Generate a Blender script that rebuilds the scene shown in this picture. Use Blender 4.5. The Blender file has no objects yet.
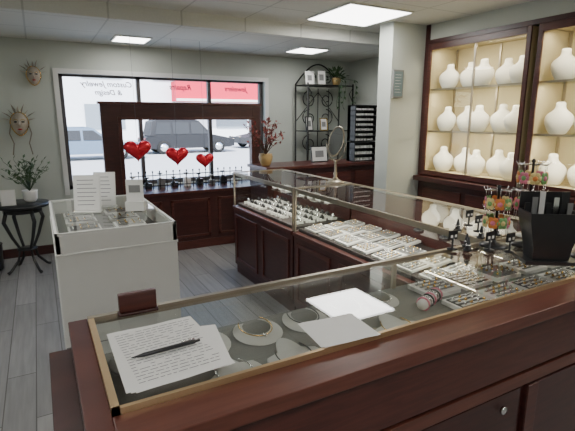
import bpy, math, random
from mathutils import Vector, Matrix
random.seed(7)
S=bpy.context.scene
COL=S.collection

# ---------------- materials ----------------
def nmat(name):
    m=bpy.data.materials.new(name); m.use_nodes=True
    nt=m.node_tree; return m,nt,nt.nodes,nt.links,nt.nodes['Principled BSDF']
def pm(name,col,rough=.5,metal=0,var=.08,scale=20,emit=0):
    m,nt,N,L,b=nmat(name)
    tc=N.new('ShaderNodeTexCoord'); nz=N.new('ShaderNodeTexNoise'); nz.inputs['Scale'].default_value=scale; nz.inputs['Detail'].default_value=4
    L.new(tc.outputs['Object'],nz.inputs['Vector'])
    mr=N.new('ShaderNodeMix'); mr.data_type='RGBA'
    a=[max(0,c*(1-var)) for c in col]+[1]; c2=[min(1,c*(1+var)) for c in col]+[1]
    mr.inputs[6].default_value=a; mr.inputs[7].default_value=c2
    L.new(nz.outputs['Fac'],mr.inputs[0]); L.new(mr.outputs[2],b.inputs['Base Color'])
    b.inputs['Roughness'].default_value=rough; b.inputs['Metallic'].default_value=metal
    if emit:
        b.inputs['Emission Color'].default_value=list(col)+[1]; b.inputs['Emission Strength'].default_value=emit
    return m
def wood(name,c1,c2,sc=(3,3,30),rough=.35):
    m,nt,N,L,b=nmat(name)
    tc=N.new('ShaderNodeTexCoord'); mp=N.new('ShaderNodeMapping'); mp.inputs['Scale'].default_value=sc
    nz=N.new('ShaderNodeTexNoise'); nz.inputs['Scale'].default_value=2.5; nz.inputs['Detail'].default_value=8; nz.inputs['Distortion'].default_value=.6
    L.new(tc.outputs['Object'],mp.inputs[0]); L.new(mp.outputs[0],nz.inputs['Vector'])
    r=N.new('ShaderNodeValToRGB'); r.color_ramp.elements[0].position=.35; r.color_ramp.elements[1].position=.7
    r.color_ramp.elements[0].color=list(c1)+[1]; r.color_ramp.elements[1].color=list(c2)+[1]
    L.new(nz.outputs['Fac'],r.inputs[0]); L.new(r.outputs[0],b.inputs['Base Color'])
    b.inputs['Roughness'].default_value=rough; b.inputs['Coat Weight'].default_value=.15; b.inputs['Coat Roughness'].default_value=.35
    return m
def glass(name,tint=(.93,.96,.94),base=.05,rough=.01,power=4,gain=.8):
    m=bpy.data.materials.new(name); m.use_nodes=True; nt=m.node_tree;N=nt.nodes;L=nt.links
    N.remove(N['Principled BSDF']); out=N['Material Output']
    t=N.new('ShaderNodeBsdfTransparent'); t.inputs[0].default_value=list(tint)+[1]
    g=N.new('ShaderNodeBsdfGlossy'); g.inputs['Roughness'].default_value=rough
    lw=N.new('ShaderNodeLayerWeight'); p=N.new('ShaderNodeMath'); p.operation='POWER'; p.inputs[1].default_value=power
    lw.inputs['Blend'].default_value=.5
    ml=N.new('ShaderNodeMath'); ml.operation='MULTIPLY_ADD'; ml.inputs[1].default_value=gain; ml.inputs[2].default_value=base
    L.new(lw.outputs['Facing'],p.inputs[0]); L.new(p.outputs[0],ml.inputs[0])
    mx=N.new('ShaderNodeMixShader'); L.new(ml.outputs[0],mx.inputs[0]); L.new(t.outputs[0],mx.inputs[1]); L.new(g.outputs[0],mx.inputs[2])
    L.new(mx.outputs[0],out.inputs[0]); return m
def brickmat(name,c1,c2,mort,bw,rh,ms=.01,rough=.7,offset=0.0,grain=0,rot=0):
    m,nt,N,L,b=nmat(name)
    tc=N.new('ShaderNodeTexCoord'); mp=N.new('ShaderNodeMapping'); mp.inputs['Rotation'].default_value=(0,0,rot)
    L.new(tc.outputs['Object'],mp.inputs[0])
    br=N.new('ShaderNodeTexBrick'); br.offset=offset; br.inputs['Scale'].default_value=1
    br.inputs['Brick Width'].default_value=bw; br.inputs['Row Height'].default_value=rh; br.inputs['Mortar Size'].default_value=ms
    br.inputs['Color1'].default_value=list(c1)+[1]; br.inputs['Color2'].default_value=list(c2)+[1]; br.inputs['Mortar'].default_value=list(mort)+[1]
    L.new(mp.outputs[0],br.inputs['Vector'])
    nz=N.new('ShaderNodeTexNoise'); m2=N.new('ShaderNodeMapping'); m2.inputs['Scale'].default_value=(2,25,1) if grain else (40,40,40)
    L.new(mp.outputs[0],m2.inputs[0]); L.new(m2.outputs[0],nz.inputs['Vector']); nz.inputs['Scale'].default_value=1.5; nz.inputs['Detail'].default_value=6
    r=N.new('ShaderNodeMapRange'); r.inputs[3].default_value=1-.35*max(grain,.2); r.inputs[4].default_value=1+.35*max(grain,.2)
    L.new(nz.outputs['Fac'],r.inputs[0])
    mx=N.new('ShaderNodeVectorMath'); mx.operation='SCALE'; L.new(br.outputs[0],mx.inputs[0]); L.new(r.outputs[0],mx.inputs['Scale'])
    L.new(mx.outputs[0],b.inputs['Base Color']); b.inputs['Roughness'].default_value=rough
    return m

M_wall=pm('wall_paint',(.52,.55,.50),.75,var=.03,scale=6)
M_ceil=brickmat('ceiling_tile',(.68,.68,.63),(.66,.66,.61),(.50,.5,.46),.61,.61,.008,.9)
M_floor=brickmat('plank_floor',(.36,.35,.35),(.25,.245,.245),(.10,.095,.09),1.2,.15,.003,.38,.4,1,math.pi/2)
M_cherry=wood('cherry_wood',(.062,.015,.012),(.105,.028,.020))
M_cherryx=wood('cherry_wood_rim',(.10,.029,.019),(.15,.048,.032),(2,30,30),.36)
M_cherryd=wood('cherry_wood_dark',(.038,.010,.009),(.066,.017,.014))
M_white=pm('white_laminate',(.76,.76,.73),.4,var=.02)
M_trimw=pm('white_trim',(.72,.72,.69),.5,var=.03)
M_black=pm('black_iron',(.015,.015,.015),.45,.3)
M_blackp=pm('black_plastic',(.02,.02,.022),.35)
M_bust=pm('bust_leatherette',(.84,.82,.75),.55,var=.03,scale=60)
M_lining=pm('cream_lining',(.50,.43,.27),.8,var=.04)
M_deck=pm('grey_deck_fabric',(.17,.17,.155),.85,var=.12,scale=80)
M_deckd=pm('dark_deck_fabric',(.05,.04,.037),.85,var=.15,scale=80)
M_pad=pm('grey_form_pad',(.48,.48,.45),.6,var=.05)
M_alu=pm('bronze_aluminium',(.42,.37,.29),.35,.8)
M_brass=pm('brass_strip',(.62,.45,.26),.35,.75)
M_gold=pm('gold',(.85,.58,.2),.25,1)
M_silver=pm('silver',(.8,.8,.8),.2,1)
M_paper=pm('paper',(.76,.75,.73),.8,var=.02)
M_ink=pm('ink',(.12,.12,.14),.8)
M_let=pm('lettering_vinyl',(.10,.08,.10),.6)
M_red=pm('red_foil',(.70,.02,.04),.25,.4,var=.05)
M_leaf=pm('leaf_green',(.05,.10,.04),.6,var=.3)
M_rleaf=pm('leaf_red',(.25,.05,.04),.6,var=.3)
M_twig=pm('twig_brown',(.11,.06,.04),.8)
M_terra=pm('pot_ochre',(.45,.30,.12),.5)
M_glass=glass('case_glass',(.95,.97,.95),.08)
M_glassv=glass('case_glass_side',(.94,.96,.94),.04)
M_win=glass('window_glass',(.95,.97,.99),.015,gain=.4)
M_light=pm('light_diffuser',(1,.99,.96),.5,emit=8)
M_tray=pm('tray_white',(.84,.83,.79),.6,var=.02)
M_traygrey=pm('tray_slot_grey',(.22,.22,.22),.7)
M_mask=pm('mask_ceramic',(.42,.37,.30),.4,var=.25,scale=30)
M_feather=pm('feather',(.25,.22,.18),.8,var=.3)
M_tire=pm('tire',(.01,.01,.01),.9)
M_carglass=pm('car_glass',(.008,.011,.015),.35)
M_mirror=pm('mirror_silver',(.6,.63,.65),.03,1,var=0)
C_=lambda n,c,r=.5,mt=0: pm(n,c,r,mt)
M_pink=C_('charm_pink',(.75,.22,.32)); M_orange=C_('charm_orange',(.75,.25,.06)); M_green=C_('charm_green',(.2,.42,.15)); M_blue=C_('charm_blue',(.1,.33,.38)); M_yel=C_('charm_yellow',(.8,.65,.28))

# ---------------- mesh builder ----------------
class MB:
    def __init__(s): s.v=[];s.f=[];s.m=[];s.sm=[];s.mats=[];s.M=Matrix.Identity(4)
    def mi(s,mat):
        if mat not in s.mats: s.mats.append(mat)
        return s.mats.index(mat)
    def add(s,vs,fs,mat,smooth=False):
        o=len(s.v); i=s.mi(mat)
        s.v+= [tuple(s.M@Vector(p)) for p in vs]
        for f in fs: s.f.append([o+k for k in f]); s.m.append(i); s.sm.append(smooth)
    def box(s,x0,x1,y0,y1,z0,z1,mat):
        vs=[(x,y,z) for z in(z0,z1) for y in(y0,y1) for x in(x0,x1)]
        s.add(vs,[(0,2,3,1),(4,5,7,6),(0,1,5,4),(2,6,7,3),(0,4,6,2),(1,3,7,5)],mat)
    def quad(s,a,b,c,d,mat): s.add([a,b,c,d],[(0,1,2,3)],mat)
    def loft(s,rings,mat,cap=True,smooth=True):
        n=len(rings[0]); vs=[p for r in rings for p in r]; fs=[]
        for i in range(len(rings)-1):
            for j in range(n): k=(j+1)%n; fs.append((i*n+j,i*n+k,(i+1)*n+k,(i+1)*n+j))
        if cap: fs.append(tuple(reversed(range(n)))); fs.append(tuple((len(rings)-1)*n+j for j in range(n)))
        s.add(vs,fs,mat,smooth)
    def lathe(s,prof,c,mat,n=20,sx=1,sy=1):
        s.loft([[(c[0]+r*sx*math.cos(2*math.pi*j/n),c[1]+r*sy*math.sin(2*math.pi*j/n),c[2]+z) for j in range(n)] for r,z in prof],mat)
    def tube(s,pts,r,mat,n=6,closed=False):
        pts=[Vector(p) for p in pts]; rings=[]
        for i,p in enumerate(pts):
            a=pts[max(0,i-1)]; b=pts[min(len(pts)-1,i+1)]; t=(b-a)
            if t.length<1e-9: t=Vector((0,0,1))
            t.normalize(); ref=Vector((0,0,1)) if abs(t.z)<.9 else Vector((1,0,0))
            x=t.cross(ref).normalized(); y=t.cross(x)
            rr=r[i] if isinstance(r,(list,tuple)) else r
            rings.append([tuple(p+x*rr*math.cos(2*math.pi*j/n)+y*rr*math.sin(2*math.pi*j/n)) for j in range(n)])
        s.loft(rings,mat)
    def leaf(s,p,d,L,w,mat):
        p=Vector(p); d=Vector(d).normalized(); side=d.cross(Vector((random.random()-.5,random.random()-.5,1))).normalized()
        up=side.cross(d)
        a=p; b=p+d*L*.45+side*w/2+up*L*.06; c=p+d*L; e=p+d*L*.45-side*w/2+up*L*.06; mid=p+d*L*.5
        s.add([a,b,c,e,mid],[(0,1,4),(1,2,4),(2,3,4),(3,0,4)],mat)
    def ellipsoid(s,c,rx,ry,rz,mat,n=14,m=8):
        s.loft([[(c[0]+rx*max(math.sin(math.pi*i/m),.01)*math.cos(2*math.pi*j/n),c[1]+ry*max(math.sin(math.pi*i/m),.01)*math.sin(2*math.pi*j/n),c[2]-rz*math.cos(math.pi*i/m)) for j in range(n)] for i in range(m+1)],mat)
    def done(s,name,parent=None,bevel=0):
        me=bpy.data.meshes.new(name); me.from_pydata(s.v,[],s.f)
        for mt in s.mats: me.materials.append(mt)
        me.polygons.foreach_set('material_index',s.m); me.polygons.foreach_set('use_smooth',s.sm); me.update()
        o=bpy.data.objects.new(name,me); COL.objects.link(o)
        if parent: o.parent=parent
        if bevel:
            b=o.modifiers.new('b','BEVEL'); b.width=bevel; b.segments=2; b.limit_method='ANGLE'; b.angle_limit=.8
        return o
def empty(name):
    e=bpy.data.objects.new(name,None); COL.objects.link(e); return e
def area(name,loc,sx,sy,power,col=(1,.98,.94),rot=(0,0,0),parent=None):
    l=bpy.data.lights.new(name,'AREA'); l.shape='RECTANGLE'; l.size=sx; l.size_y=sy; l.energy=power; l.color=col
    o=bpy.data.objects.new(name,l); o.location=loc; o.rotation_euler=rot; COL.objects.link(o)
    if parent: o.parent=parent
    return o

# ---------------- room ----------------
XL,XR,YB,YW=-1.6,4.1,-2.2,5.6
ZC,ZF=2.42,2.30
b=MB(); b.box(XL-.1,XR+.1,YB-.1,YW+.1,-.1,0,M_floor); b.done('floor')
b=MB(); b.box(XL-.1,XR+.1,YB-.1,4.17,ZC,ZC+.4,M_ceil); b.box(XL-.1,XR+.1,4.17,YW+.2,ZF,ZC+.4,M_ceil); b.done('ceiling')
b=MB(); b.box(XL-.1,XL,YB,YW,0,ZC,M_wall); b.done('wall_left')
b=MB(); b.box(XL-.1,XR+.1,YB-.1,YB,0,ZC,M_wall); b.done('wall_back')
WX0,WX1,WZ0,WZ1=.26,2.72,.70,1.97
b=MB()
b.box(XL-.1,WX0,YW,YW+.2,0,ZC,M_wall); b.box(WX1,XR+.1,YW,YW+.2,0,ZC,M_wall)
b.box(WX0,WX1,YW,YW+.2,0,WZ0,M_wall); b.box(WX0,WX1,YW,YW+.2,WZ1,ZC,M_wall); b.done('wall_front')
b=MB()
b.box(XR,XR+.1,3.85,YW,0,ZC,M_wall)
b.box(4.0,4.1,YB,3.85,0,ZC,M_wall)
b.box(3.6,4.0,YB,3.6,2.24,ZC,M_wall)
b.done('wall_right')
b=MB(); b.box(3.15,4.0,3.6,3.80,0,ZC-.0,M_wall); b.done('wall_partition')
b=MB(); b.box(XL,WX0-.02,YW-.02,YW,0,.1,M_cherryd); b.done('baseboard_front')
b=MB(); t=.05
b.box(WX0-.05,WX0,YW-.02,YW,WZ0-.05,WZ1+.05,M_trimw); b.box(WX1,WX1+.05,YW-.02,YW,WZ0-.05,WZ1+.05,M_trimw)
b.box(WX0,WX1,YW-.02,YW,WZ1,WZ1+.05,M_trimw)
fw=pm('dark_window_frame',(.07,.06,.06),.5)
for x in (WX0,1.08,1.95,WX1-t): b.box(x,x+t*.85,YW+.06,YW+.12,WZ0,WZ1,fw)
b.box(WX0,WX1,YW+.06,YW+.12,WZ0,WZ0+t,fw); b.box(WX0,WX1,YW+.06,YW+.12,WZ1-t*.5,WZ1,fw)
b.quad((WX0,YW+.09,WZ0),(WX1,YW+.09,WZ0),(WX1,YW+.09,WZ1),(WX0,YW+.09,WZ1),M_win)
b.done('window_1')
for txt,x,z,sz in (('Custom Jewelry',1.04,1.85,.085),('& Design',.92,1.76,.08),('Repairs',1.75,1.84,.09),('Jewelers',2.5,1.84,.09)):
    c=bpy.data.curves.new('window_lettering','FONT'); c.body=txt; c.size=sz; c.shear=.3; c.extrude=.001; c.offset=.0015; c.materials.append(M_let)
    o=bpy.data.objects.new('window_lettering',c); o.location=(x,YW+.085,z); o.rotation_euler=(math.pi/2,0,math.pi); COL.objects.link(o)

def panel(x,y,z,w,p,h=None):
    h=h or w
    e=empty('ceiling_light_panel')
    b=MB(); b.box(x-w/2-.02,x+w/2+.02,y-h/2-.02,y+h/2+.02,z-.012,z-.001,M_trimw); b.box(x-w/2,x+w/2,y-h/2,y+h/2,z-.016,z-.012,M_light)
    b.done('panel',e)
    area('panel_lamp',(x,y,z-.03),w,h,p,parent=e)
panel(2.68,3.55,ZC,.66,14); panel(.95,5.1,ZF,.32,4.5); panel(2.95,4.9,ZF,.36,4.5)
panel(.3,-.6,ZC,.6,14); panel(2.6,.3,ZC,.6,14); panel(-.6,2.2,ZC,.6,14)

# ---------------- window display bulkhead ----------------
e=empty('window_display_platform')
b=MB(); PX0,PX1,PY=.60,2.85,5.0
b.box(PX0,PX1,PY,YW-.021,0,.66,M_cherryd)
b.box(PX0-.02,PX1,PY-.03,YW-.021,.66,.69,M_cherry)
for i in range(4):
    x=PX0+.08+i*.56
    for (a,bb,c,d) in ((x,x+.46,.14,.17),(x,x+.46,.56,.59),(x,x+.03,.14,.59),(x+.43,x+.46,.14,.59)):
        b.box(a,bb,PY-.012,PY,c,d,M_cherry)
b.box(PX0,PX1,PY-.01,PY,0,.1,M_cherry)
b.done('base',e,.003)
b=MB()
b.box(.58,.78,PY-.01,PY+.05,.69,1.64,M_cherryd); b.box(2.26,2.36,PY-.01,PY+.05,.69,1.64,M_cherryd); b.box(.78,2.26,PY-.01,PY+.05,1.49,1.64,M_cherryd)
b.box(.74,.78,PY-.02,PY+.06,.69,1.5,M_cherry); b.box(2.24,2.28,PY-.02,PY+.06,.69,1.5,M_cherry); b.box(.74,2.28,PY-.02,PY+.06,1.48,1.51,M_cherry)
b.box(.56,2.38,PY-.02,PY+.07,1.64,1.665,M_cherry)
b.done('frame',e,.003)
b=MB()
for z in (.74,.86): b.tube([(.85,5.2,z),(2.2,5.2,z)],.006,M_black)
for i in range(18):
    x=.87+i*.078; b.tube([(x,5.2,.6915),(x,5.2,.89)],.005,M_black); b.ellipsoid((x,5.2,.9),.01,.01,.015,M_black,8,4)
b.done('iron_rail')
b=MB()
for i in range(9):
    x=.88+i*.155; h=.05+.09*random.random()
    b.box(x,x+.08,5.32,5.38,.6915,.69+h,[M_tray,M_blackp,M_traygrey,M_blackp][i%4]); b.lathe([(.02,0),(.02,.01),(.006,.015),(.006,.05),(.03,.06),(.03,.07)],(x+.03,5.35,.69+h),[M_tray,M_blackp][i%2],10)
b.done('window_jewelry_stands')

def heart(x,y,z,w):
    b=MB(); n=40; pts=[]
    for i in range(n):
        t=2*math.pi*i/n
        pts.append((16*math.sin(t)**3/32*w,.88*(13*math.cos(t)-5*math.cos(2*t)-2*math.cos(3*t)-math.cos(4*t)+2.5)/32*w))
    rings=[]
    for k in range(-8,9):
        a=k/8*math.pi/2; s=max(math.cos(a),.02)**.8; d=math.sin(a)*w*.17
        rings.append([(x+p*s,y+d,z+q*s) for p,q in pts])
    b.loft(rings,M_red)
    b.tube([(x,y,z+w*.2),(x,y+.01,z+w*.30)],.005,M_red)
    b.tube([(x,y,z+w*.28),(x+.003,y+.02,1.4),(x,y+.03,ZF)],.0015,M_ink,4)
    b.done('heart_balloon')
heart(.90,4.88,1.16,.28); heart(1.31,4.88,1.09,.25); heart(1.62,4.88,1.03,.21)

# ---------------- glass counter builder ----------------
def frame_bars(b,x0,x1,y0,y1,z0,z1,t,mat):
    for z in (z1-t,):
        b.box(x0,x1,y0,y0+t,z,z+t,mat); b.box(x0,x1,y1-t,y1,z,z+t,mat); b.box(x0,x0+t,y0+t,y1-t,z,z+t,mat); b.box(x1-t,x1,y0+t,y1-t,z,z+t,mat)
    for x in (x0,x1-t):
        for y in (y0,y1-t): b.box(x,x+t,y,y+t,z0,z1-t,mat)
def gbox(b,x0,x1,y0,y1,z0,z1,sides,i=.005):
    X0,X1,Y0,Y1=x0+i,x1-i,y0+i,y1-i
    b.quad((X0,Y0,z1-.003),(X1,Y0,z1-.003),(X1,Y1,z1-.003),(X0,Y1,z1-.003),M_glass)
    if 'L' in sides: b.quad((X0,Y0,z0),(X0,Y1,z0),(X0,Y1,z1-.01),(X0,Y0,z1-.01),M_glassv)
    if 'R' in sides: b.quad((X1,Y0,z0),(X1,Y1,z0),(X1,Y1,z1-.01),(X1,Y0,z1-.01),M_glassv)
    if 'F' in sides: b.quad((X0,Y0,z0),(X1,Y0,z0),(X1,Y0,z1-.01),(X0,Y0,z1-.01),M_glassv)
    if 'B' in sides: b.quad((X0,Y1,z0),(X1,Y1,z0),(X1,Y1,z1-.01),(X0,Y1,z1-.01),M_glassv)

def long_case(x0,x1,y0,y1,deckmat,lamp,shelf):
    e=empty('jewelry_showcase')
    b=MB()
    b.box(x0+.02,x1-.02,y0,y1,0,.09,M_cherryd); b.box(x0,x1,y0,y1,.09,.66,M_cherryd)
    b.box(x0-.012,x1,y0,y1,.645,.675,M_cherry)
    n=max(2,round((y1-y0)/.6)); w=(y1-y0)/n
    for i in range(n):
        a=y0+i*w+.05; c=y0+(i+1)*w-.05
        b.box(x0-.01,x0,a,c,.14,.17,M_cherry); b.box(x0-.01,x0,a,c,.57,.60,M_cherry); b.box(x0-.01,x0,a,a+.03,.17,.57,M_cherry); b.box(x0-.01,x0,c-.03,c,.17,.57,M_cherry)
    b.box(x0+.03,x1-.03,y0+.02,y1-.02,.675,.70,deckmat)
    b.box(x1-.02,x1,y0,y1,.675,.975,M_cherryd)
    b.done('cabinet',e,.003)
    b=MB(); frame_bars(b,x0,x1,y0,y1,.675,1.0,.013,M_alu)
    b.box(x0+.013,x0+.03,y0+.02,y1-.02,.965,.985,M_alu)
    b.done('metal_frame',e)
    b=MB(); gbox(b,x0,x1,y0,y1,.675,1.0,'LFB')
    sy1=shelf or (y1-.02)
    b.quad((x0+.27,y0+.02,.845),(x1-.025,y0+.02,.845),(x1-.025,sy1,.845),(x0+.27,sy1,.845),M_glassv)
    b.done('glass',e)
    area('strip_lamp',(x0+.05,(y0+y1)/2,.96),.02,(y1-y0)-.1,lamp,(1,.95,.84),(0,-.5,0),e)
    return e
LX0,LX1=1.60,2.14
long_case(LX0,LX1,2.84,4.0,M_deckd,5.0,None)
long_case(LX0,LX1,1.21,2.82,M_deckd,8,2.1)

def ring_tray(b,x,y,z,w,d,tilt=.12,rows=4,pad=None):
    b.M=Matrix.Translation((x,y,z))@Matrix.Rotation(tilt*-1,4,'Y')
    b.box(-w/2,w/2,-d/2,d/2,0,.014,M_tray)
    if pad: b.box(-w/2+.01,w/2-.01,-d/2+.01,d/2-.01,.014,.017,pad)
    for i in range(rows):
        yy=-d/2+.018+i*(d-.035)/(rows-.4)
        b.box(-w/2+.012,w/2-.012,yy,yy+.008,.0175,.020,M_traygrey if pad!=M_blackp else M_tray)
        for j in range(4):
            xx=-w/2+.025+j*(w-.05)/3
            b.lathe([(.002,0),(.006,.003),(.002,.01)],(xx,yy+.004,.02),random.choice([M_gold,M_silver]),6)
    b.M=Matrix.Identity(4)
b=MB()
y=1.34; k=0
while y<2.75:
    for c,(x,w) in enumerate(((1.71,.13),(1.88,.13),(2.03,.12))):
        if c==2 and y<2.1: continue
        pd=[None,M_blackp,M_traygrey,None,M_blackp][(k*2+c)%5]
        ring_tray(b,x,y,.712,w,.14,.12,4,pd)
    y+=.19; k+=1
b.done('ring_tray_set')
b=MB()
for r in range(13):
    y=2.93+r*.08
    for c in range(4):
        x=1.68+c*.105
        if random.random()<.12: continue
        b.box(x,x+.055,y-.02,y+.02,.7015,.72,M_tray); b.tube([(x+.028,y-.022,.722),(x+.028,y,.745),(x+.028,y+.022,.722)],.011,M_blackp if (c+r)%3 else M_silver,8)
        b.box(x-.015,x-.003,y-.008,y+.008,.7015,.725,M_tray)
b.done('watch_display_set')
def bust(b,x,y,z,s=1,ang=0,mat=None):
    mat=mat or M_bust
    b.M=Matrix.Translation((x,y,z))@Matrix.Rotation(ang,4,'Z')@Matrix.Scale(s,4)
    pr=[(0,.052,.040,.0),(.006,.064,.046,.0),(.04,.086,.052,.0),(.08,.102,.052,.004),(.115,.108,.048,.012),(.145,.103,.042,.022),(.168,.086,.036,.03),(.186,.062,.032,.036),(.203,.045,.031,.041),(.222,.038,.030,.044),(.252,.036,.030,.046),(.258,.030,.025,.046)]
    n=22; rings=[]
    for k,(zz,w,d,yo) in enumerate(pr):
        rg=[]
        for j in range(n):
            t=2*math.pi*j/n; px=yo-d*math.cos(t)*(1.0 if math.cos(t)>0 else .55)
            slope=(px-yo)*(.55 if k>8 else 0)
            rg.append((px,w*math.sin(t),zz+slope))
        rings.append(rg)
    b.loft(rings,mat); b.M=Matrix.Identity(4)
b=MB()
for i in range(4):
    bust(b,2.03,1.40+i*.17,.847,.55,.4+.2*(random.random()-.5))
for i in range(3):
    b.lathe([(.03,0),(.03,.008),(.01,.012),(.01,.05),(.02,.055)],(1.93,1.5+i*.2,.847),M_blackp,10)
b.done('small_necklace_bust_set')
b=MB()
for i in range(8):
    y=2.92+i*.13; b.box(1.95,2.08,y-.035,y+.035,.8465,.856,M_tray); b.tube([(1.96+.1*k/5,y,.862+.012*math.sin(math.pi*k/5)) for k in range(6)],.012,M_blackp if i%2 else M_tray)
b.done('bracelet_ramp_set')

# ---------------- front counter ----------------
e=empty('checkout_showcase')
FX0,FX1,FY0,FY1=.065,2.14,.755,1.185
DZ=.89
b=MB()
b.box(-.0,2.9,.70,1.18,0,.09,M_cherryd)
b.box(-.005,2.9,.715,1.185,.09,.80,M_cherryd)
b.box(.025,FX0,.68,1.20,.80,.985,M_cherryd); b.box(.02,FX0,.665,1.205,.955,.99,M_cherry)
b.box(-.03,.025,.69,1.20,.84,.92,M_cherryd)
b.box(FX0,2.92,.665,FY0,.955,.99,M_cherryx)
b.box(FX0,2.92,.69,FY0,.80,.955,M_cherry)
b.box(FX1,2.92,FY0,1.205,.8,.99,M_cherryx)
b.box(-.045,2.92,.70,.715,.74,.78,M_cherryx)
for i,x in enumerate((.05,.62,1.19,1.76)):
    yy=.708 if i%2 else .702
    b.box(x,x+.55,yy,.716,.12,.73,M_cherryd)
    b.box(x,x+.05,yy-.004,yy,.12,.73,M_cherry)
b.box(-.012,-.002,.76,1.15,.14,.70,M_cherry)
b.done('cabinet',e,.004)
b=MB()
for x in (.57,.98,1.72):
    b.M=Matrix.Translation((x+.1,.70,.69))@Matrix.Rotation(math.pi/2,4,'X'); b.lathe([(.012,0),(.012,.008),(.004,.009)],(0,0,0),M_silver,14); b.M=Matrix.Identity(4)
b.done('locks',e)
b=MB(); b.box(FX0+.005,FX1,FY0,FY1,.80,DZ,M_deck); b.done('deck',e)
b=MB()
b.box(FX0,FX0+.014,FY0,FY1,.985,1.002,M_brass); b.box(FX0,FX1,FY0,FY0+.009,.985,1.002,M_brass)
b.box(FX0,FX1,FY1-.014,FY1+.002,.983,1.003,M_alu); b.box(FX0,FX0+.012,FY1-.012,FY1,DZ,.985,M_alu)
b.box(1.08,1.095,FY1-.012,FY1,DZ,.985,M_alu)
b.done('metal_trim',e)
b=MB(); gbox(b,FX0,FX1,FY0,FY1,DZ,1.0,'B'); b.done('glass',e)
area('strip_lamp',(1.1,.78,.965),1.9,.015,2.4,(1,.96,.88),(-.6,0,0),e)
b=MB()
def bib(b,x,y,z,s,ang,kind=0):
    b.M=Matrix.Translation((x,y,z))@Matrix.Rotation(ang,4,'Z')@Matrix.Rotation(.10,4,'X')@Matrix.Scale(s,4)
    if kind==0:
        outl=[]
        for i in range(32):
            t=2*math.pi*i/32; r=.085
            px=r*math.sin(t)*(1.05); py=r*math.cos(t)
            if py>.045: px*=.55; py=.045+(py-.045)*1.8
            outl.append((px,py))
        b.loft([[(p,q,0) for p,q in outl],[(p,q,.006) for p,q in outl],[(p*.93,q*.93,.010) for p,q in outl]],M_pad)
    else:  # horse-shoe collar form
        n=20; a0,a1=-2.55,2.55
        o=[(.085*math.sin(a0+(a1-a0)*k/n),-.085*math.cos(a0+(a1-a0)*k/n)) for k in range(n+1)]
        q=[(.048*math.sin(a0+(a1-a0)*k/n),.012-.048*math.cos(a0+(a1-a0)*k/n)) for k in range(n+1)]
        vs=[(x_,y_,0) for x_,y_ in o]+[(x_,y_,.012) for x_,y_ in q]; m=n+1
        b.add(vs,[(k,k+1,m+k+1,m+k) for k in range(n)],M_pad,True)
    pts=[(.05*math.sin(a)*1.1,.02-.065*math.cos(a),.012) for a in [ -2.3+4.6*k/18 for k in range(19)]]
    b.tube(pts,.002,random.choice([M_silver,M_blackp,M_gold]),6); b.ellipsoid((0,-.045,.013),.006,.010,.003,M_silver,8,4)
    b.M=Matrix.Identity(4)
for i,(x,y,s) in enumerate(((.17,1.09,.8),(.34,1.09,.85),(.36,.90,.8),(.50,1.09,.85),(.52,.90,.85),(.66,1.09,.85),(.70,.88,.85),(.82,1.09,.85),(.86,.89,.85),(.965,1.10,.7))):
    bib(b,x,y,DZ+.009,s,random.uniform(-.3,.3),i%2)
b.done('necklace_display_form_set')
b=MB()
for i in range(5):
    ring_tray(b,1.2+i*.17,1.09,DZ+.0015,.14,.12,0,4,[None,M_blackp,M_traygrey][i%3])
for i in range(5):
    ring_tray(b,1.2+i*.17,.93,DZ+.0015,.14,.12,0,4,[M_blackp,None][i%2])
ring_tray(b,1.02,.84,DZ+.0015,.14,.12,0,4,M_traygrey)
b.done('ring_tray_set')

def paper(name,x0,x1,y0,y1,z,ang=0,lines=0,n=1):
    b=MB(); cx,cy=(x0+x1)/2,(y0+y1)/2
    for k in range(n):
        b.M=Matrix.Translation((cx+.004*k,cy-.003*k,z+k*.0012))@Matrix.Rotation(ang+.03*k,4,'Z'); w,h=(x1-x0)/2,(y1-y0)/2
        N=8; vs=[];fs=[]
        for i in range(N+1):
            for j in range(2): vs.append((-w+2*w*i/N,[-h,h][j],.0006*math.sin(i*1.3)))
        for i in range(N): fs.append((2*i,2*i+2,2*i+3,2*i+1))
        b.add(vs,fs,M_paper,True)
    zz=.0012
    for i in range(lines):
        yy=h-.02-i*(2*h-.035)/lines; x=-w+.012
        while x<w-.02:
            ww=random.uniform(.006,.022)
            if random.random()<.86: b.box(x,min(x+ww,w-.01),yy,yy+.0018,zz,zz+.0001,M_ink)
            x+=ww+.004
    b.M=Matrix.Identity(4); return b.done(name)
paper('paper_note',.18,.325,.82,1.00,1.0025,-.15,0,1)
paper('handwritten_form',.095,.295,.79,1.055,1.005,.0,19,3)
paper('folded_card',.51,.66,.755,.885,1.003,-.1,0,2)
b=MB(); b.M=Matrix.Translation((.20,.905,1.014))@Matrix.Rotation(-.10,4,'Z')
b.tube([(-.075,-.012,0),(-.066,-.011,0),(-.05,-.009,0),(.06,.008,0),(.062,.008,0),(.072,.01,0)],[.0008,.002,.0045,.0048,.003,.003],M_blackp,10)
b.tube([(.03,.004,.006),(.06,.008,.007)],.0012,M_silver,6); b.M=Matrix.Identity(4); b.done('ballpoint_pen')
b=MB(); b.box(.135,.235,1.135,1.165,1.0035,1.012,M_cherryd); b.box(.138,.232,1.141,1.159,1.012,1.062,M_cherry); b.done('wooden_card_holder',None,.003)

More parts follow.
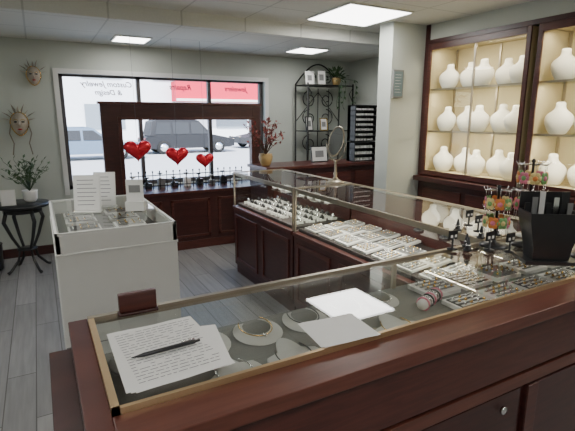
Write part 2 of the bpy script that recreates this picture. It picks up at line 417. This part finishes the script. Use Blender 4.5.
# ---------------- white display case ----------------
e=empty('white_showcase')
b=MB(); x0,x1,y0,y1=.02,.56,2.17,3.12
b.box(x0+.02,x1-.02,y0+.02,y1-.02,0,.08,M_traygrey)
b.box(x0,x1,y0,y1,.08,.90,M_white)
b.box(x0-.004,x1+.004,y0-.004,y1+.004,.895,.905,M_trimw)
for (a,bb,c,d) in ((x0,x1,y0,y0+.02),(x0,x1,y1-.02,y1),(x0,x0+.02,y0,y1),(x1-.02,x1,y0,y1)):
    b.box(a,bb,c,d,.905,.99,M_white)
b.box(x0+.02,x1-.02,y0+.02,y1-.02,.9,.915,M_deck)
b.box(x0+.0,x1-.0,y0-.003,y0,.45,.455,M_traygrey)
b.done('body',e,.003)
b=MB(); gbox(b,x0,x1,y0,y1,.9,1.0,'',.003)
for (a,bb,c,d) in ((x0,x1,y0,y0+.012),(x0,x1,y1-.012,y1),(x0,x0+.012,y0,y1),(x1-.012,x1,y0,y1)): b.box(a,bb,c,d,.99,1.0,M_trimw)
b.done('glass_top',e)
b=MB()
for i in range(4):
    for j in range(2): ring_tray(b,.17+j*.23,2.35+i*.2,.918,.16,.13,0,4,[M_blackp,M_traygrey,None][(i+j)%3])
b.done('charm_tray_set')
def holder(name,x,y,z,w,h,ang,mat):
    b=MB(); b.M=Matrix.Translation((x,y,z))@Matrix.Rotation(ang,4,'Z')
    b.box(-w/2,w/2,-.03,.03,0,.006,mat)
    b.M=b.M@Matrix.Rotation(-.15,4,'X')
    b.box(-w/2,w/2,.0,.004,0,h,mat); b.box(-w/2+.006,w/2-.006,-.003,0,.01,h-.01,M_paper)
    for i in range(int(h/.025)-1):
        b.box(-w/2+.02,w/2-.02-.03*random.random(),-.0035,-.003,h-.03-i*.022,h-.027-i*.022,M_ink)
    b.M=Matrix.Identity(4); b.done(name)
holder('price_sign_stand',.20,2.62,1.0015,.14,.20,-.35,M_trimw)
holder('price_sign_stand',.30,2.72,1.0015,.12,.20,-.4,M_trimw)
b=MB()
b.M=Matrix.Translation((.44,2.55,1.0015))@Matrix.Rotation(-.4,4,'Z')
b.box(-.05,.05,-.03,.03,0,.05,M_trimw); b.box(-.045,.045,-.01,.0,.01,.17,M_paper); b.box(-.03,.03,-.012,-.01,.1,.14,M_traygrey); b.M=Matrix.Identity(4)
b.done('business_card_holder')

# ---------------- wall showcases (right) ----------------
def wallcase(y0,y1,lampk):
    e=empty('wall_showcase'); xf,xb=3.6,3.97; z0,z1=.95,2.20; t=.04
    b=MB()
    b.box(xb,xb+.02,y0,y1,z0-.04,z1+.03,M_lining)
    b.box(xf,xb,y0,y0+.02,z0,z1,M_lining); b.box(xf,xb,y1-.02,y1,z0,z1,M_lining)
    b.box(xf,xb,y0,y1,z1,z1+.03,M_lining); b.box(xf,xb,y0,y1,z0-.04,z0,M_lining)
    b.box(xf-.02,xf,y0,y0+t,z0-.04,z1+.03,M_cherry); b.box(xf-.02,xf,y1-t,y1,z0-.04,z1+.03,M_cherry)
    b.box(xf-.02,xf,y0+t,y1-t,z1-.03,z1+.03,M_cherry); b.box(xf-.02,xf,y0+t,y1-t,z0-.04,z0+.01,M_cherry)
    b.done('cabinet',e,.003)
    b=MB(); ym=(y0+y1)/2
    b.quad((xf+.01,y0+t,z0),(xf+.01,y1-t,z0),(xf+.01,y1-t,z1),(xf+.01,y0+t,z1),M_glassv)
    b.box(xf+.005,xf+.02,ym-.008,ym+.008,z0,z1,M_alu)
    for z in (1.37,1.79):
        b.box(xf+.04,xb,y0+.02,y1-.02,z-.008,z,M_glassv); b.box(xf+.03,xf+.04,y0+.02,y1-.02,z-.014,z+.003,M_alu)
    for yy in (y0+.04,ym,y1-.04): b.box(xb-.012,xb,yy-.01,yy+.01,z0,z1,M_alu)
    b.done('glass_shelves',e)
    for z in (2.185,1.775,1.355):
        area('case_lamp',(xf+.07,ym,z-.01),.03,(y1-y0)-.15,lampk,(1,.88,.66),(0,-.25,0),e)
    b=MB()
    for z in (z0+.001,1.371,1.791):
        n=int((y1-y0-.1)/.195)
        for i in range(n):
            front=(i%2)*.08
            bust(b,xf+.13+front,y0+.16+i*((y1-y0-.32)/(n-1)),z,.92+.06*random.random(),.55+.4*(random.random()-.5))
    b.done('necklace_bust_set',e)
wallcase(2.44,3.55,6); wallcase(1.30,2.38,6); wallcase(.16,1.24,4)
e=empty('base_cabinet')
b=MB(); b.box(3.58,3.99,.1,3.58,.0,.85,M_cherryd); b.box(3.50,3.99,.1,3.58,.85,.90,M_cherryd)
for i in range(6):
    y=.2+i*.56; b.box(3.57,3.58,y,y+.5,.12,.78,M_cherry)
b.done('body',e,.003)
b=MB(); b.box(3.585,3.6,3.551,3.6,.90,ZC,M_cherryd); b.done('trim_1')
b=MB(); b.box(3.58,3.60,.1,3.55,2.231,2.27,M_cherryd); b.done('trim_2')

# ---------------- rear cabinet ----------------
b=MB(); b.box(2.2,3.95,4.48,4.95,0,.93,M_cherryd); b.box(2.17,3.98,4.44,4.97,.93,.965,M_cherry)
for i in range(3): b.box(2.27+i*.57,2.77+i*.57,4.47,4.48,.12,.86,M_cherry)
b.done('rear_cabinet',None,.003)
def cardrack(x,y,z,w,h,n):
    b=MB(); b.box(x,x+w,y+.1,y+.16,z,z+h,M_blackp); b.box(x,x+.012,y,y+.16,z,z+h,M_blackp); b.box(x+w-.012,x+w,y,y+.16,z,z+h,M_blackp)
    for i in range(n+1):
        zz=z+i*(h-.01)/n; b.box(x,x+w,y,y+.16,zz,zz+.01,M_blackp)
        if i<n:
            for k in range(6): b.box(x+.02+k*(w-.04)/6,x+.015+(k+.8)*(w-.04)/6,y+.03,y+.08,zz+.01,zz+.01+(h/n)*.4,M_paper if (k+i)%3 else M_trimw)
    b.done('black_card_rack')
cardrack(3.44,4.55,.9665,.34,.24,3); cardrack(3.44,4.55,1.215,.34,.44,7)
b=MB(); rx0,rx1,ry0,ry1=3.14,3.86,5.18,5.5
for x in (rx0,rx1):
    for y in (ry0,ry1): b.tube([(x,y,0),(x,y,1.95)],.011,M_black)
for z in (.4,.85,1.32,1.92):
    b.box(rx0,rx1,ry0,ry1,z,z+.012,M_black)
def spiral(cx,cz,r,a0,turns,sg=1,y=ry1):
    return [(cx+sg*r*(1-.8*k/24)*math.cos(a0+turns*2*math.pi*k/24),y,cz+r*(1-.8*k/24)*math.sin(a0+turns*2*math.pi*k/24)) for k in range(25)]
b.tube([(rx0+(rx1-rx0)*k/16,ry1,1.95+.27*math.sin(math.pi*k/16)) for k in range(17)],.010,M_black)
for sg,cx in ((1,rx0+.22),(-1,rx1-.22)):
    b.tube(spiral(cx,2.04,.1,0,1.5,sg),.006,M_black)
    for zz in (1.75,1.5,1.15): b.tube(spiral(cx,zz,.12,math.pi/2,1.5,sg),.007,M_black)
b.tube([(rx0,ry1,1.45),(3.5,ry1,1.85),(rx1,ry1,1.45)],.006,M_black)
for x in (3.35,3.5,3.68): b.tube([(x,ry1,.86),(x,ry1,1.9)],.006,M_black)
for y in (ry0,):
    for sg,x in ((1,rx0),(-1,rx1)): b.tube([(x,y,1.9),(x+sg*.06,y,1.82),(x+sg*.02,y,1.75),(x,y,1.7)],.006,M_black)
b.done('wrought_iron_etagere')
def frame(name,x,y,z,w,h,ang,m1,m2):
    b=MB(); b.M=Matrix.Translation((x,y,z))@Matrix.Rotation(ang,4,'Z')@Matrix.Rotation(-.15,4,'X')
    t=.012
    b.box(-w/2,w/2,0,.01,0,t,m1); b.box(-w/2,w/2,0,.01,h-t,h,m1); b.box(-w/2,-w/2+t,0,.01,t,h-t,m1); b.box(w/2-t,w/2,0,.01,t,h-t,m1)
    b.box(-w/2+t,w/2-t,.004,.008,t,h-t,m2); b.box(-w/4,w/4,.002,.004,h*.3,h*.7,M_traygrey)
    b.M=Matrix.Identity(4); b.done(name)
frame('picture_frame',3.22,5.25,1.933,.14,.17,.1,M_trimw,M_paper); frame('picture_frame',3.42,5.28,1.933,.13,.20,-.1,M_silver,M_paper)
frame('picture_frame',3.22,5.25,1.333,.13,.19,.2,M_blackp,M_paper); frame('picture_frame',3.45,5.25,1.333,.12,.17,0,M_gold,M_paper)
frame('picture_frame',3.05,4.72,.9665,.26,.2,.1,M_blackp,M_trimw)
b=MB(); c=(3.68,5.32,1.9325)
b.lathe([(.04,0),(.06,.06),(.065,.10),(.06,.105),(.05,.09)],c,M_terra,16)
for i in range(90):
    a=random.random()*6.28; el=random.uniform(-.2,1.2); d=Vector((math.cos(a)*math.cos(el),math.sin(a)*math.cos(el),math.sin(el))); p=Vector(c)+Vector((0,0,.1))+d*random.uniform(.02,.13)
    p.y=min(p.y,5.5); b.leaf(p,d,.07,.035,M_leaf)
for s_ in range(5):
    x=3.68+random.uniform(-.1,.2); pts=[(x+.02*math.sin(k),5.15,2.0-.07*k) for k in range(6)]
    b.tube([(3.68,5.3,2.03)]+pts,.003,M_leaf,4)
    for p in pts: b.leaf(p,(random.uniform(-1,1),-.3,-.6),.06,.03,M_leaf)
b.done('trailing_plant')
b=MB(); c=(2.24,4.60,.967)
b.lathe([(.04,0),(.055,.02),(.075,.07),(.08,.11),(.07,.13),(.078,.14),(.06,.13)],c,M_terra,18)
for i in range(30):
    a=random.random()*6.28; r=random.uniform(.08,.27); h=random.uniform(.12,.40)
    p0=Vector(c)+Vector((0,0,.13)); p1=p0+Vector((math.cos(a)*r*.4,math.sin(a)*r*.4,h*.6)); p2=p0+Vector((math.cos(a)*r,math.sin(a)*r,h))
    b.tube([p0,p1,p2],[.004,.003,.0015],M_twig,5)
    for k in range(8):
        q=p1.lerp(p2,random.random()); b.leaf(q,(random.uniform(-1,1),random.uniform(-1,1),random.uniform(-.4,1)),.055,.028,M_rleaf)
b.done('red_leaf_plant')
b=MB(); c=(2.03,2.92,1.0015)
b.lathe([(.07,0),(.07,.006),(.05,.014),(.02,.03),(.012,.05),(.016,.07),(.009,.09),(.009,.15),(.014,.16),(.007,.175)],c,M_alu,20)
b.tube([(c[0]+.078*math.sin(a)*.64,c[1]-.078*math.sin(a)*.77,c[2]+.32-.15*math.cos(a)) for a in [-1.5+3.0*k/16 for k in range(17)]],.005,M_alu)
b.M=Matrix.Translation((c[0],c[1],c[2]+.32))@Matrix.Rotation(-1.25,4,'Z')@Matrix.Rotation(-.3,4,'X')
n=28; ring=lambda k,y:[(.07*k*math.cos(2*math.pi*j/n),y,.115*k*math.sin(2*math.pi*j/n)) for j in range(n)]
b.loft([ring(1,.006),ring(1.08,0),ring(1,-.006),ring(.93,-.004)],M_alu,False)
b.add(ring(.96,-.004),[tuple(range(n))],M_mirror); b.add(ring(1,.005),[tuple(reversed(range(n)))],M_alu)
b.M=Matrix.Identity(4); b.done('vanity_mirror')

b=MB(); b.box(3.165,3.30,3.585,3.599,1.70,1.97,M_traygrey); b.box(3.178,3.288,3.583,3.585,1.715,1.955,pm('plaque_blue',(.14,.20,.22),.5))
for i in range(7): b.box(3.19,3.275-.03*random.random(),3.5822,3.583,1.92-i*.028,1.923-i*.028,M_paper)
b.done('wall_plaque')

# ---------------- right foreground racks ----------------
b=MB(); b.M=Matrix.Translation((1.55,.91,1.0015))@Matrix.Rotation(-.6,4,'Z')
b.box(-.09,.09,-.06,.06,0,.012,M_blackp)
def rr(w,d,z): return [(-w,-d,z),(w,-d,z),(w,d,z),(-w,d,z)]
b.loft([rr(.06,.04,.012),rr(.065,.045,.06),rr(.085,.055,.15),rr(.088,.058,.18),rr(.082,.052,.18),rr(.065,.045,.09)],M_blackp,True,False)
b.box(-.085,.085,.055,.060,.15,.24,M_blackp)
for i in range(7):
    x=-.08+i*.024; b.box(x,x+.018,.02,.024,.13,.205+.02*(i%3),[M_blackp,M_traygrey,M_paper,M_blackp,M_silver][i%5])
b.M=Matrix.Identity(4); b.done('black_card_holder')
def charmrack(x,y,h,r,mats,sz):
    b=MB(); z=1.0015
    b.lathe([(.055,0),(.055,.006),(.045,.012),(.008,.016),(.005,.03),(.005,h),(.009,h+.005),(.004,h+.015)],(x,y,z),M_blackp,18)
    for lv,zz in enumerate((h*.98,h*.66)):
        for i in range(8):
            a=i*math.pi/4+lv*.4; dx,dy=math.cos(a),math.sin(a)
            b.tube([(x,y,z+zz),(x+dx*r,y+dy*r,z+zz),(x+dx*(r+.006),y+dy*(r+.006),z+zz+.012)],.0018,M_silver,5)
            px,py,pz=x+dx*r*.9,y+dy*r*.9,z+zz-sz*.9
            b.tube([(px,py,z+zz),(px,py,pz+sz*.4)],.001,M_silver,4)
            b.M=Matrix.Translation((px,py,pz-sz*.1))@Matrix.Rotation(a+math.pi/2,4,'Z')
            m=mats[(i+lv)%len(mats)]; m2=mats[(i+lv+2)%len(mats)]
            for k in range(6):
                t=k*math.pi/3; b.ellipsoid((sz*.3*math.cos(t),0,sz*.3*math.sin(t)),sz*.2,.004,sz*.2,m,8,4)
            b.ellipsoid((0,-.003,0),sz*.2,.005,sz*.2,m2,8,4)
            b.M=Matrix.Identity(4)
            b.tube([(px,py,pz-sz*.4),(px,py,pz-sz*1.3)],.0012,M_silver,4)
    b.done('charm_keychain_rack')
charmrack(1.67,1.07,.33,.055,[M_pink,M_yel,M_green,M_orange],.05)
charmrack(1.55,1.12,.23,.05,[M_yel,M_orange,M_green,M_pink],.05)
charmrack(1.72,.86,.24,.06,[M_blackp,M_silver,M_orange],.035)
b=MB()
for (x,y) in ((1.80,1.16),(1.98,1.0),(1.9,1.14)):
    b.lathe([(.035,0),(.035,.006),(.008,.01),(.008,.07)],(x,y,1.0015),M_tray,14); b.tube([(x-.04,y-.03,1.08),(x+.04,y+.03,1.08)],.016,M_tray,12)
b.done('bracelet_bar_set')
b=MB()
for i,(x,y) in enumerate(((1.40,1.12),(1.47,1.08),(1.44,1.16),(1.52,1.03),(1.64,.99),(1.36,1.16),(1.60,1.22),(1.68,1.30),(1.62,1.36),(1.74,1.40),(1.70,1.22))):
    z=1.0045
    if i%2:
        b.lathe([(.02,0),(.02,.004),(.004,.007),(.004,.05)],(x,y,z),M_blackp,12)
        b.box(x-.022,x+.022,y-.003,y+.003,z+.04,z+.075,M_blackp); b.box(x-.016,x-.006,y-.005,y-.003,z+.048,z+.058,M_tray); b.box(x+.006,x+.016,y-.005,y-.003,z+.048,z+.058,M_tray)
    else:
        b.lathe([(.018,0),(.018,.005),(.012,.007),(.004,.05),(.001,.054)],(x,y,z),M_blackp,12); b.lathe([(.009,.02),(.011,.022),(.009,.025)],(x,y,z),M_silver,12)
b.done('earring_stand_set')
b=MB(); zc=DZ+.022
b.tube([(1.03,.98,zc),(1.15,1.028,zc)],.018,M_tray,12)
for k in range(7):
    t=k/6.; cx,cy=1.04+.1*t,.984+.04*t
    b.tube([(cx-.021*math.sin(a)*.37,cy+.021*math.sin(a)*.93,zc+.021*math.cos(a)) for a in [2*math.pi*j/12 for j in range(13)]],.003,[M_pink,M_silver,M_blackp][k%3],5)
b.done('bracelet_roll')

# ---------------- left: table, plant, masks ----------------
b=MB(); cx,cy=-.20,5.05
b.lathe([(.01,.655),(.24,.655),(.25,.665),(.25,.68),(.24,.69),(.01,.69)],(cx,cy,0),M_blackp,28)
b.lathe([(.16,.60),(.17,.60),(.17,.655),(.16,.655)],(cx,cy,0),M_blackp,24)
for i in range(4):
    a=i*math.pi/2+.5
    b.tube([(cx+math.cos(a)*r,cy+math.sin(a)*r,z) for r,z in ((.15,.64),(.19,.52),(.13,.36),(.07,.24),(.10,.12),(.18,.03),(.21,.015))],[.018,.018,.015,.013,.013,.013,.016],M_blackp,8)
b.lathe([(.01,.22),(.09,.22),(.09,.235),(.01,.235)],(cx,cy,0),M_blackp,18)
b.done('pedestal_table')
b=MB(); c=(cx+.08,cy,.691)
b.lathe([(.04,0),(.06,.03),(.065,.10),(.07,.12),(.06,.11)],c,M_tray,16)
for i in range(40):
    a=random.random()*6.28; r=random.uniform(.04,.22); h=random.uniform(.08,.33); p0=Vector(c)+Vector((0,0,.11)); p2=p0+Vector((math.cos(a)*r,math.sin(a)*r,h))
    p1=p0.lerp(p2,.5)+Vector((0,0,.04)); b.tube([p0,p1,p2],.002,M_leaf,4)
    for k in range(4): b.leaf(p1.lerp(p2,k/3),(random.uniform(-1,1),random.uniform(-1,1),random.uniform(-.2,1)),.06,.022,M_leaf)
b.done('potted_plant')
b=MB(); b.box(cx-.16,cx-.04,cy-.14,cy-.12,.6915,.84,M_trimw); b.box(cx-.15,cx-.05,cy-.142,cy-.14,.70,.83,M_paper); b.done('tabletop_sign')
def mask(x,z,s,feath,ribbon):
    b=MB(); y=YW-.035
    b.M=Matrix.Translation((x,y,z))@Matrix.Scale(s,4)
    rings=[]; n=24
    for k in range(7):
        t=k/6*math.pi/2; r=max(math.cos(t),.02); dp=-.05*math.sin(t)
        ring=[]
        for j in range(n):
            a=2*math.pi*j/n; w=.08*(1-.25*max(0,-math.sin(a))); ring.append((w*r*math.cos(a),dp,.115*r*math.sin(a)))
        rings.append(ring)
    b.loft(rings,M_mask)
    for sx in (-1,1): 
        b.ellipsoid((sx*.032,-.044,.02),.02,.006,.009,M_blackp,10,4)
        b.tube([(sx*(.01+.045*k/6),-.045+.004*k/6,.035+.012*math.sin(math.pi*k/6)) for k in range(7)],.003,M_gold,5)
    b.tube([(0,-.045,.03),(0,-.066,-.015),(0,-.05,-.025)],[.006,.012,.008],M_mask,8)
    b.ellipsoid((0,-.048,-.055),.022,.007,.007,M_red,10,4)
    b.tube([(.085*math.cos(a)*(1-.25*max(0,-math.sin(a))),-.004,.12*math.sin(a)) for a in [2*math.pi*j/24 for j in range(25)]],.006,M_gold,6)
    for i in range(feath):
        a=math.pi*(.1+.8*i/(feath-1)); d=Vector((math.cos(a),-.25,math.sin(a)))
        p=Vector((.07*math.cos(a),-.01,.09*math.sin(a))); b.leaf(p,d,.10+.03*(i%2),.035,M_feather if i%2 else M_mask)
    if ribbon:
        for sx in (-1,1):
            b.tube([(sx*.08,-.01,0),(sx*.10,-.01,-.1),(sx*.07,-.01,-.2),(sx*.09,-.01,-.32)],.006,M_feather,5)
    b.M=Matrix.Identity(4); b.done('venetian_mask')
mask(.03,1.93,.8,9,False); mask(-.15,1.44,1.0,9,True)
b=MB(); b.lathe([(.10,0),(.12,.02),(.13,.26),(.135,.27),(.12,.265)],(-.55,5.2,.0),M_blackp,20); b.done('waste_bin')

# ---------------- outside ----------------
M_asph=pm('asphalt',(.50,.51,.52),.9,var=.1,scale=3)
M_side=pm('sidewalk',(.68,.67,.64),.9,var=.06,scale=5)
b=MB(); b.box(-60,90,5.85,70,-.5,-.3,M_asph); b.done('street_ground')
b=MB(); b.box(-20,30,5.82,9.5,-.299,-.18,M_side); b.done('sidewalk')
M_bld=pm('stucco',(.75,.78,.82),.9,var=.05,scale=2); M_awn=pm('awning_red',(.6,.01,.05),.7); M_bw=pm('shop_window',(.20,.24,.28),.4)
b=MB(); b.box(-30,70,40,46,-.3,9,M_bld)
for i in range(16):
    x=-24+i*5.5; b.box(x,x+3,39.9,40,.6,2.6,M_bw); b.box(x,x+3,39.9,40,4.6,6.6,M_bw)
b.box(10.5,36,38.5,39.98,2.9,4.5,M_awn); b.box(10.5,36,38.3,38.5,2.9,3.1,M_trimw)
b.done('storefront_building')
def car(x,y,paint,suv=True,flip=1):
    b=MB(); b.M=Matrix.Translation((x,y,-.298))@Matrix.Scale(flip,4,(1,0,0)); w=.92; L=2.35
    h1=.95 if suv else .82; h2=1.72 if suv else 1.42
    def ring(pts,yy): return [(px,yy,pz) for px,pz in pts]
    body=[(-L,.35),(-L,.75),(-L+.15,h1-.05),(-1.3,h1),(1.2,h1),(L-.3,h1-.18),(L,.7),(L,.35),(L-.3,.28),(-L+.3,.28)]
    b.loft([ring(body,-w),ring([(p*1.01,q) for p,q in body],-w+.05),ring([(p*1.01,q) for p,q in body],w-.05),ring(body,w)],paint,True,False)
    cab0=[(-2.1,h1-.02),(1.15,h1-.02),(.45,h2-.06),(.2,h2),(-1.7,h2),(-1.95,h2-.1)]
    b.loft([[(p,-w+.02 if q<h1 else -w+.17,q) for p,q in cab0],[(p,w-.02 if q<h1 else w-.17,q) for p,q in cab0]],paint,True,False)
    for sg in (-1,1):
        for (xa,xb_,xc,xd) in ((-1.85,-1.05,-1.05,-1.7),(-.95,-.1,-.1,-.95),(0,.9,.42,0)):
            yb=sg*(w-.005); yt=sg*(w-.135)
            b.quad((xa,yb,h1+.05),(xb_,yb,h1+.05),(xc,yt,h2-.14),(xd,yt,h2-.14),M_carglass)
        for wx in (-1.45,1.45):
            b.M=b.M@Matrix.Translation((wx,sg*(w-.06),.34))@Matrix.Rotation(math.pi/2,4,'X')
            b.lathe([(.05,-.12),(.30,-.12),(.34,-.09),(.34,.09),(.30,.12),(.05,.12)],(0,0,0),M_tire,20); b.lathe([(.01,-.13),(.2,-.13),(.2,.13),(.01,.13)],(0,0,0),M_silver,14)
            b.M=Matrix.Translation((x,y,-.298))@Matrix.Scale(flip,4,(1,0,0))
        b.box(-L-.01,-L+.05,sg*.75-.12,sg*.75+.12,.65,.8,M_red); b.box(L-.05,L+.02,sg*.7-.14,sg*.7+.14,.6,.72,M_silver)
    b.done('car')
car(7.0,24,pm('paint_black',(.005,.006,.010),.6)); car(1.7,22,pm('paint_blue_grey',(.10,.15,.22),.5),False); car(12.9,26,pm('paint_grey',(.02,.02,.025),.6),False,-1)
car(-5,30,pm('paint_blue',(.05,.1,.25),.4),True)
b=MB(); b.tube([(-1,31,-.3),(-.9,31,3),(-.6,31,6)],[.25,.2,.1],M_twig,10)
for i in range(14):
    a=random.random()*6.28; z=2.5+random.random()*3; b.tube([(-.85,31,z),(-.85+1.2*math.cos(a),31+1.2*math.sin(a),z+1),(-.85+2.2*math.cos(a),31+2.2*math.sin(a),z+2.4)],[.08,.05,.02],M_twig,6)
b.done('bare_tree')

w=bpy.data.worlds.new('World'); S.world=w; w.use_nodes=True; nt=w.node_tree
sk=nt.nodes.new('ShaderNodeTexSky'); sk.sky_type='NISHITA'; sk.sun_disc=False; sk.sun_elevation=math.radians(40); sk.sun_rotation=math.radians(150)
bg=nt.nodes['Background']; bg.inputs[1].default_value=.8; nt.links.new(sk.outputs[0],bg.inputs[0])
l=bpy.data.lights.new('sun','SUN'); l.energy=15; l.angle=.01; l.color=(1,.97,.93)
o=bpy.data.objects.new('sun',l); o.rotation_euler=(math.radians(42),0,math.radians(-35)); COL.objects.link(o)

cd=bpy.data.cameras.new('camera'); cd.sensor_width=36; cd.lens=450/575*36; cd.clip_start=.02; cd.clip_end=500
co=bpy.data.objects.new('camera',cd); COL.objects.link(co); S.camera=co
th=math.atan(252/460); ph=math.atan(97.5/450)
f=Vector((math.sin(th)*math.cos(ph),math.cos(th)*math.cos(ph),-math.sin(ph)))
co.location=(0,0,1.5); co.rotation_euler=f.to_track_quat('-Z','Y').to_euler()
